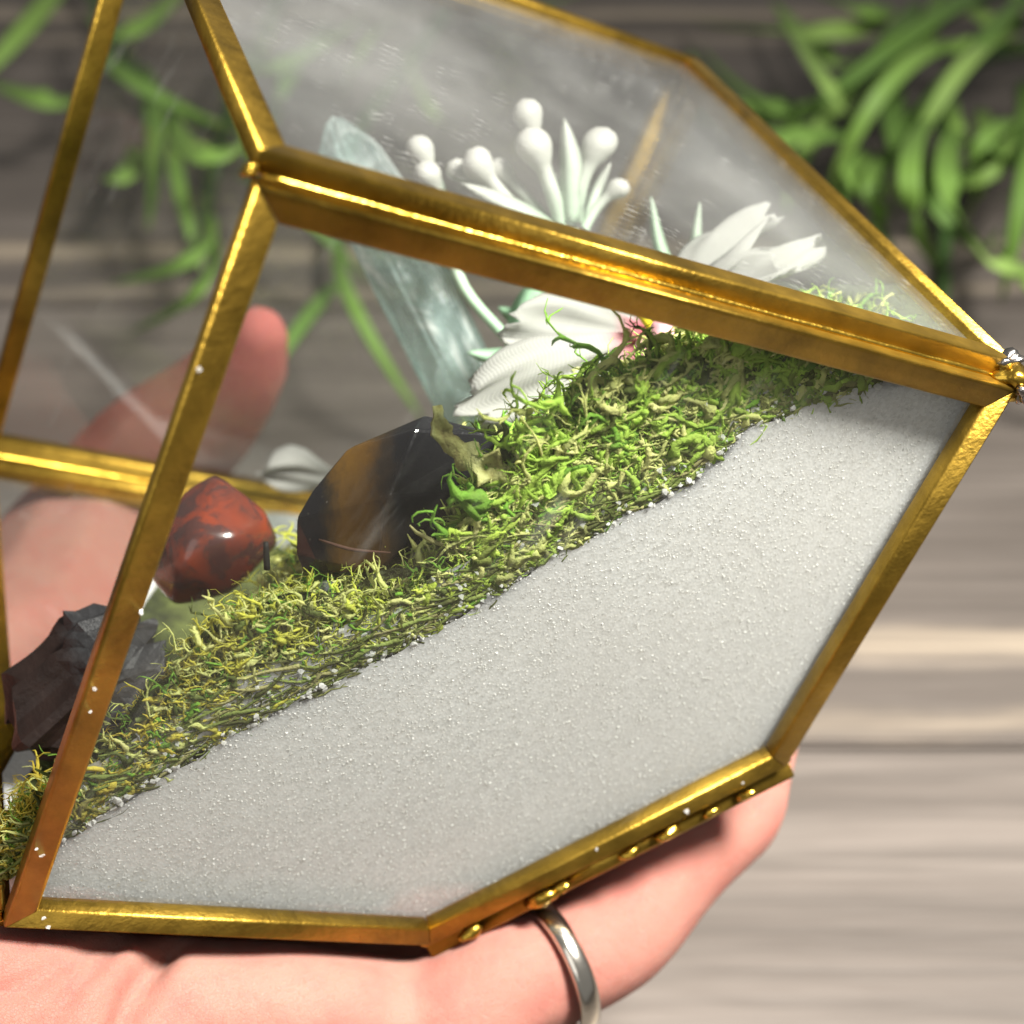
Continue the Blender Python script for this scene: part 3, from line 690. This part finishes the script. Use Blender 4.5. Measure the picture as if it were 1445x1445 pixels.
# ------------------------------------------------------------------ fabric flowers
def petal(root, base, c, tip, side, width, cup, fold, seed):
    r_ = np.random.default_rng(seed); base = np.array(base); c = np.array(c, float); tip = np.array(tip, float); side = np.array(side, float)
    d = tip - c; side -= d*(side@d)/(d@d); side /= np.linalg.norm(side); nr = np.cross(d, side); nr /= np.linalg.norm(nr)
    n, m = 22, 17; V = []; UVs = []; tn = []; ph = r_.random(4)*6
    for i in range(n):
        s = i/(n-1); ww = width*(.12 + .88*min(1, (s/.6))**.9)*(1 - .38*max(0, (s-.72)/.28)**2.2)
        for j in range(m):
            u = j/(m-1)*2-1
            L_ = s*(1 - .20*u*u*(s) + .045*math.sin(7*u+ph[0])*s + .02*r_.normal()*(s > .97))
            z = cup*u*u*s + fold*math.sin(math.pi*s) + .012*math.sin(5*u+ph[1]+3*s)*s + .005*math.sin(11*u+ph[2]-4*s)*s - .006*math.exp(-(u/.12)**2)
            V.append(c + d*L_ + side*ww*u + nr*z); UVs.append((u*.5+.5, s)); tn.append(s)
    F = [[i*m+j, i*m+j+1, (i+1)*m+j+1, (i+1)*m+j] for i in range(n-1) for j in range(m-1)]
    o = new_obj('petal', np.array(V)-base, F, 'petal_fabric', root); tint(o, tn)
    uv = o.data.uv_layers.new(name='UVMap'); li = np.zeros(len(o.data.loops), np.int32); o.data.loops.foreach_get('vertex_index', li)
    uv.data.foreach_set('uv', np.array(UVs)[li].ravel())
    md = o.modifiers.new('thick', 'SOLIDIFY'); md.thickness = .00018
    return o
fc = np.array([.365, -.16, .595]); root = empty('fabric_flower'); place(root, fc)
tag(root, 'large white woven fabric flower with pink throat and yellow stamen', 'artificial flower')
petal(root, fc, fc, (.190, -.20, .690), (.3, .05, .95), .066, .022, .012, 1)
petal(root, fc, fc, (.085, -.25, .622), (.2, .15, -.95), .056, -.018, .012, 2)
petal(root, fc, fc+(.0, 0, .005), (.300, -.05, .70), (.9, .3, .3), .046, .03, -.012, 3)
petal(root, fc, fc, (.600, -.10, .675), (-.2, .8, .5), .054, .015, .02, 4)
petal(root, fc, fc, (.628, -.15, .605), (.2, .7, .6), .048, .015, .02, 5)
petal(root, fc, fc+(.03, 0, 0), (.565, -.19, .600), (.0, .6, .7), .044, .01, .018, 6)
V, F = tube_mesh(curve_pts([fc+(0, -.01, 0), fc+(-.002, -.04, .015), fc+(-.006, -.05, .045)], 10), [.006, .006, .007, .008], 9)
new_obj('stamen', V-fc, F, 'yellow_stamen', root)
for px, lb in (((.338, -.27, .585), 'pale pink round bud sunk in moss between two white petals'), ((.362, -.285, .598), 'pale pink round bud in moss right under the yellow stamen')):
    ob = lump('pink_bud', (0, 0, 0), .017, 'pink_bud', None, .15, 3, (1, 1, .9)); place(ob, px)
    tag(ob, lb, 'bud', 'pink buds in the moss')
fc2 = np.array([-.13, .36, .585]); root = empty('fabric_flower'); place(root, fc2)
tag(root, 'small white fabric petal with pink veins lying behind the stones', 'petal')
petal(root, fc2, fc2, (-.255, .34, .672), (.5, -.4, .6), .045, .03, .01, 8)

# ------------------------------------------------------------------ hand (left hand, palm up under the lower-left pane)
def push_out(c, r_):
    for _ in range(6):
        ds = {k: float(n @ (c - a)) for k, (n, a) in PL.items()}
        k = max(ds, key=ds.get)
        if ds[k] >= r_ + .026: break
        c = c + PL[k][0] * (r_ + .027 - ds[k]) * .8
    return c
E_, D_, H_ = VT['E'], VT['D'], VT['H']
e1 = (D_-E_)/np.linalg.norm(D_-E_); e2 = (H_-E_)/np.linalg.norm(H_-E_); nl = PL['lower_left'][0]
def pal(s, t_, o): return E_ + s*e1 + t_*e2 + o*nl
chains = [
    ([pal(-1.9, .25, .30), pal(-.75, .12, .20), pal(-.25, .02, .17), pal(.14, -.03, .16)], [.22, .17, .155, .125]),
    ([pal(-1.9, .35, .30), pal(-.75, .25, .20), pal(.34, .20, .15)], [.22, .16, .12]),
    ([pal(-1.9, .42, .32), pal(-.75, .38, .20), pal(.36, .42, .15)], [.22, .16, .12]),
    ([pal(-1.9, .5, .32), pal(-.75, .48, .22), pal(.32, .62, .15)], [.22, .15, .115]),
    ([(-.82, -.30, .17), (-.745, -.30, .12), (-.685, -.285, .085)], [.175, .165, .135]),
    # little finger, under the near base edge
    ([pal(.14, -.03, .17), (-.56, -.225, .045), (-.424, -.19, -.037), (-.28, -.15, -.10), (-.162, -.10, -.145), (-.05, -.05, -.15), (.06, .0, -.125), (.20, .075, -.095), (.29, .16, -.04)], [.115, .108, .102, .098, .092, .093, .092, .080, .066]),
    # ring, middle and index finger, hidden below the base
    ([pal(.34, .20, .15), (-.30, .10, -.12), (-.05, .17, -.14), (.15, .26, -.11), (.27, .34, -.02)], [.11, .10, .095, .085, .068]),
    ([pal(.36, .42, .15), (-.28, .32, -.02), (-.06, .40, -.13), (.12, .47, -.05), (.22, .52, .04)], [.11, .10, .095, .085, .068]),
    ([pal(.32, .62, .15), (-.32, .62, .12), (-.12, .72, .06), (.03, .80, .06), (.12, .80, .12)], [.105, .095, .09, .08, .066]),
    # thumb
    ([pal(-.75, .5, .24), (-.90, .16, .46), (-0.819, 0.195, 0.552), (-0.734, 0.356, 0.568), (-0.66, 0.63, 0.671), (-0.577, 0.817, 0.747), (-0.456, 0.758, 0.796), (-0.346, 0.719, 0.824), (-0.248, 0.669, 0.855), (-0.179, 0.601, 0.897)], [.16, .17, 0.166, 0.164, 0.165, 0.153, 0.131, 0.114, 0.091, 0.058]),
]
bm = bmesh.new()
bmesh.ops.create_icosphere(bm, subdivisions=2, radius=1); sv = np.array([v.co[:] for v in bm.verts]); bm.verts.ensure_lookup_table(); sf = np.array([[v.index for v in f.verts] for f in bm.faces]); bm.free()
HV, HF, k0 = [], [], 0
for ctrl, rad in chains:
    P = curve_pts(ctrl, 46); R_ = np.interp(np.linspace(0, 1, 46), np.r_[0, np.cumsum(np.linalg.norm(np.diff(np.array(ctrl), axis=0), axis=1))]/np.sum(np.linalg.norm(np.diff(np.array(ctrl), axis=0), axis=1)), rad)
    for c, r_ in zip(P, R_):
        c = push_out(c, r_); HV.append(c + sv*r_); HF.append(sf + k0); k0 += len(sv)
tmp = big_mesh('hand_tmp', np.concatenate(HV), np.concatenate(HF), 'skin')
md = tmp.modifiers.new('r', 'REMESH'); md.mode = 'VOXEL'; md.voxel_size = .0011; md.use_smooth_shade = True
md = tmp.modifiers.new('s', 'SMOOTH'); md.iterations = 14; md.factor = .5
dg = bpy.context.evaluated_depsgraph_get(); me = bpy.data.meshes.new_from_object(tmp.evaluated_get(dg)); bpy.data.objects.remove(tmp)
me.name = 'hand'; hand = bpy.data.objects.new('hand', me); col.objects.link(hand); place(hand)
co = np.zeros(len(me.vertices)*3); me.vertices.foreach_get('co', co); co = co.reshape(-1, 3)/U
no = np.zeros(len(me.vertices)*3); me.vertices.foreach_get('normal', no); no = no.reshape(-1, 3)
def groove(ctrl, depth, width, w_=(-.08, -.95, .28)):
    global co
    w_ = np.array(w_); w_ = w_/np.linalg.norm(w_)
    P = curve_pts(ctrl, 40); dmin = np.full(len(co), 9.)
    for q in P:
        dd = co - q; al = dd @ w_
        dmin = np.minimum(dmin, np.where(np.abs(al) < .35, np.linalg.norm(dd - al[:, None]*w_, axis=1), 9.))
    co = co - no * (depth*np.exp(-(dmin/width)**2)*np.clip(no @ w_ * 3, 0, 1))[:, None]
HAND_GROOVES = [([(-.55, -.354, .231), (-.58, -.358, .178), (-.625, -.364, .10)], .030, .016), ([(-.594, -.352, .241), (-.693, -.352, .22), (-.765, -.349, .235)], .010, .012),
                ([(-.588, -.353, .238), (-.643, -.356, .193), (-.70, -.358, .145)], .010, .011)]
for g_ in HAND_GROOVES: groove(*g_)
# keep the skin outside the glass
for k in ('lower_left', 'base', 'back'):
    n, a = PL[k]
# gentle unevenness of flesh
co = co + no * (.004*np.sin(co[:, :1]*19+co[:, 1:2]*11)*np.sin(co[:, 2:]*17+2))
me.vertices.foreach_set('co', (co*U).ravel()); me.update(); me.shade_smooth()
me.materials.clear(); me.materials.append(MATS['skin'])
tag(hand, 'bare left hand, palm up, cradling the terrarium from underneath', 'hand')
# ring
rc = push_out(np.array([-.150, -.095, -.146]), .092); rd = np.array([.13, .06, -.02]); rd /= np.linalg.norm(rd)
A = np.cross(rd, [0, 0, 1]); A /= np.linalg.norm(A); B = np.cross(rd, A)
V, F = [], []; K = 72; prof = [(-.016, 0), (-.014, .007), (-.006, .010), (.006, .010), (.014, .007), (.016, 0), (.012, -.004), (-.012, -.004)]; pn = len(prof)
for k in range(K):
    th = 2*math.pi*k/K; e = A*math.cos(th)+B*math.sin(th)
    for u_, h_ in prof: V.append(rd*u_ + e*(.099+h_))
F = [[k*pn+j, k*pn+(j+1) % pn, ((k+1) % K)*pn+(j+1) % pn, ((k+1) % K)*pn+j] for k in range(K) for j in range(pn)]
ring = new_obj('finger_ring', np.array(V), F, 'ring_metal'); place(ring, rc)
tag(ring, 'plain silver band ring worn on the finger below the terrarium', 'ring')

# ------------------------------------------------------------------ table
table = new_obj('table_top', *(lambda: ([(-14, -6, -.30), (14, -6, -.30), (14, 20, -.30), (-14, 20, -.30), (-14, -6, -.06), (14, -6, -.06), (14, 20, -.06), (-14, 20, -.06)], [[3, 2, 1, 0], [4, 5, 6, 7], [0, 1, 5, 4], [1, 2, 6, 5], [2, 3, 7, 6], [3, 0, 4, 7]]))(), 'table_core', smooth=False)
table['kind'] = 'structure'
SE = 2.45; PW = 1.79
bm = bmesh.new(); V, F = slab([np.array(p, float) for p in ((-14, 0.008, 0), (14, 0.008, 0), (14, PW-.008, 0), (-14, PW-.008, 0))], np.array([0, 0, 1.]), -.058, 0)
vs = [bm.verts.new(p) for p in V]
for f in F: bm.faces.new([vs[j] for j in f])
bmesh.ops.bevel(bm, geom=[e for e in bm.edges if e.calc_length() > 5 and all(v.co.z > -.01 for v in e.verts)], offset=.008, segments=2, affect='EDGES')
pk = from_bm('plank', bm, 'table_wood', table); first = True
for i in range(-4, 9):
    o = pk if first else pk.copy()
    if not first: col.objects.link(o); o.parent = table
    first = False
    o.location = (0, (SE + i*PW)*U, 0)

# ------------------------------------------------------------------ trailing greenery on the table
R1 = [[[1.82,6.14,0.26],[1.18,4.96,0.58],[0.99,5.19,0.22]],[[1.1,5.59,0.17],[0.93,5.32,0.33],[0.91,5.94,0.18]],[[0.93,5.23,0.19],[0.68,4.92,0.35],[0.66,5.76,0.09]],[[1.7,5.6,0.3],[1.29,4.84,0.58],[1.35,5.8,0.14]],[[1.02,4.96,0.2],[0.74,4.33,0.54],[0.65,4.77,0.32]],[[1.25,5.8,0.27],[1.04,5.28,0.5],[1.06,6.07,0.21]],[[1.11,5.29,0.24],[0.81,4.58,0.4],[0.82,4.63,0.23]],[[1.41,6.06,0.17],[1.1,5.04,0.49],[1.08,5.47,0.1]]]
R2 = [[[1.54,5.47,0.24],[1.06,4.64,0.57],[1.04,4.81,0.14]],[[1.31,5.01,0.28],[0.98,3.97,0.61],[1.26,4.56,0.08]],[[1.63,5.25,0.25],[1.39,4.51,0.4],[1.28,4.72,0.22]],[[1.39,5.22,0.2],[1.27,4.66,0.39],[1.41,4.94,0.17]],[[1.4,4.72,0.27],[1.38,4.23,0.48],[1.44,4.74,0.12]],[[1.26,4.26,0.25],[1.18,3.73,0.49],[1.37,4.03,0.3]],[[1.05,4.91,0.16],[0.91,4.41,0.38],[0.88,4.34,0.3]],[[1.12,4.82,0.21],[0.93,4.18,0.46],[1.07,4.55,0.14]],[[1.05,4.46,0.12],[0.91,3.81,0.46],[1.11,4.33,0.1]],[[1.73,5.74,0.27],[1.47,5.19,0.5],[1.51,5.75,0.34]],[[1.6,5.03,0.19],[1.29,4.35,0.53],[1.33,4.63,0.23]]]
L1 = [[[-1.96,6.52,0.16],[-1.78,5.32,0.46],[-2.0,5.41,0.26]],[[-1.63,5.57,0.24],[-1.31,4.75,0.49],[-1.17,5.22,0.14]],[[-1.64,5.15,0.24],[-1.65,4.81,0.41],[-1.88,5.18,0.27]],[[-1.49,5.39,0.23],[-1.24,4.57,0.46],[-1.28,4.49,0.3]],[[-1.43,4.97,0.15],[-1.3,4.4,0.38],[-1.4,4.56,0.3]],[[-1.18,5.34,0.19],[-0.93,4.44,0.48],[-1.05,4.76,0.25]],[[-1.29,4.99,0.29],[-0.95,4.05,0.64],[-1.01,5.02,0.28]],[[-1.72,5.75,0.27],[-1.43,5.25,0.45],[-1.48,6.05,0.27]]]
L2 = [[[-1.07,4.34,0.27],[-0.98,3.74,0.5],[-1.25,4.12,0.23]],[[-1.07,4.33,0.21],[-0.91,3.53,0.55],[-1.19,4.0,0.17]],[[-1.28,4.98,0.19],[-1.16,4.43,0.34],[-1.11,4.35,0.19]],[[-1.15,5.59,0.23],[-0.87,4.73,0.57],[-0.8,5.56,0.33]],[[-0.99,5.1,0.18],[-0.83,4.72,0.53],[-0.91,5.8,0.13]]]
L3 = [[[-0.64,4.15,0.27],[-0.53,3.58,0.45],[-0.43,3.64,0.19]],[[-0.65,4.16,0.13],[-0.65,3.51,0.45],[-0.75,3.47,0.3]],[[-1.06,4.78,0.15],[-0.75,4.13,0.4],[-0.69,4.29,0.15]],[[-0.22,5.82,0.21],[-0.13,5.31,0.47],[0.15,6.33,0.11]],[[-0.58,5.67,0.28],[-0.62,5.06,0.48],[-0.71,5.32,0.2]],[[-0.35,5.14,0.13],[-0.44,5.06,0.28],[-0.51,5.62,0.13]]]
SR1 = [[2.15, 6.55, 0.15], [1.73, 6.2, 0.15], [1.4, 5.88, 0.15], [1.15, 5.48, 0.15], [0.99, 5.21, 0.15]]
SR2 = [[1.91, 5.76, 0.15], [1.59, 5.65, 0.15], [1.37, 5.26, 0.15], [1.33, 4.95, 0.15], [1.25, 4.5, 0.10], [1.16, 4.04, 0.06]]
SL1 = [[-2.22, 7.0, 0.15], [-1.78, 6.07, 0.15], [-1.54, 5.53, 0.15], [-1.36, 5.26, 0.15], [-1.19, 5.1, 0.15]]
SL2 = [[-1.09, 6.77, 0.15], [-1.1, 5.76, 0.15], [-1.14, 5.16, 0.15], [-1.12, 4.54, 0.15], [-1.06, 4.29, 0.15]]
SL3 = [[-0.25, 6.77, 0.15], [-0.49, 5.76, 0.15], [-0.69, 5.01, 0.15], [-0.68, 4.38, 0.15], [-0.65, 4.14, 0.15]]
def greenery(label, stem, leaves, wmul=1.0, dense=True):
    base = np.array(stem[0]) * (1, 1, 0); root = empty('leafy_sprig'); root.location = (base*U).tolist()
    tag(root, label, 'foliage')
    V, F = tube_mesh(curve_pts(stem, 30), [.030, .026, .018], 8); new_obj('stem', V-base, F, 'stem', root)
    more = []
    for a, b, c in leaves:
        a_, b_, c_ = (np.array(q) for q in (a, b, c)); j_ = rng.normal(0, .13, 3)*(1, 1, .2); r_ = rng.normal(0, .16, 3)*(1, 1, .3)
        more.append((a_ + j_*.6, b_ + j_ + r_*.4, c_ + j_ + r_))
    for a, b, c in list(leaves) + (more if dense else []):
        a, b, c = (np.array(q) for q in (a, b, c)); c = a + (c-a)*1.38; mid_ = (a+c)/2; b = mid_ + (b-mid_)*1.35; ctl = 2*b-(a+c)/2; n = 14; V = []
        tt = np.linspace(0, 1, n)[:, None]; P = (1-tt)**2*a + 2*tt*(1-tt)*(ctl*.6+b*.4) + tt**2*c
        P[:, 2] = np.clip(P[:, 2], .04, None)
        T = np.gradient(P, axis=0); T /= np.linalg.norm(T, axis=1, keepdims=True)
        roll = rng.uniform(-.5, .5); upv = np.array([math.sin(roll), -.5, math.cos(roll)]); S_ = np.cross(T, upv); S_ /= np.linalg.norm(S_, axis=1, keepdims=True); N_ = np.cross(S_, T)
        ww = .031*wmul*rng.uniform(.75, 1.25)
        for i in range(n):
            s = i/(n-1); w_ = ww*(math.sin(math.pi*(.13+.87*s))**.7) + .002
            for x_, z_ in ((-1, .25), (-.5, .02), (0, -.12), (.5, .02), (1, .25), (.5, .22), (0, .14), (-.5, .22)): V.append(P[i] + S_[i]*w_*x_ + N_[i]*w_*(z_-.1)*1.2)
        F = [[i*8+k, i*8+(k+1) % 8, (i+1)*8+(k+1) % 8, (i+1)*8+k] for i in range(n-1) for k in range(8)] + [list(range(8))[::-1], list(range((n-1)*8, n*8))]
        new_obj('leaf', np.array(V)-base, F, 'leaf', root)
greenery('curved green leafy sprig with broad arching leaves on the wood table', SR1, R1, 1.1)
greenery('green leafy sprig with a thin trailing stem tip on the wood table', SR2, R2, 1.0)
greenery('darker green leafy sprig on the table behind the open terrarium side', SL1, L1, 1.1, False)
greenery('green leafy sprig curling on the table behind the gold front corner', SL2, L2, 1.0, False)
greenery('sparse olive green sprig on the table behind the teal crystal', SL3, L3, .6, False)
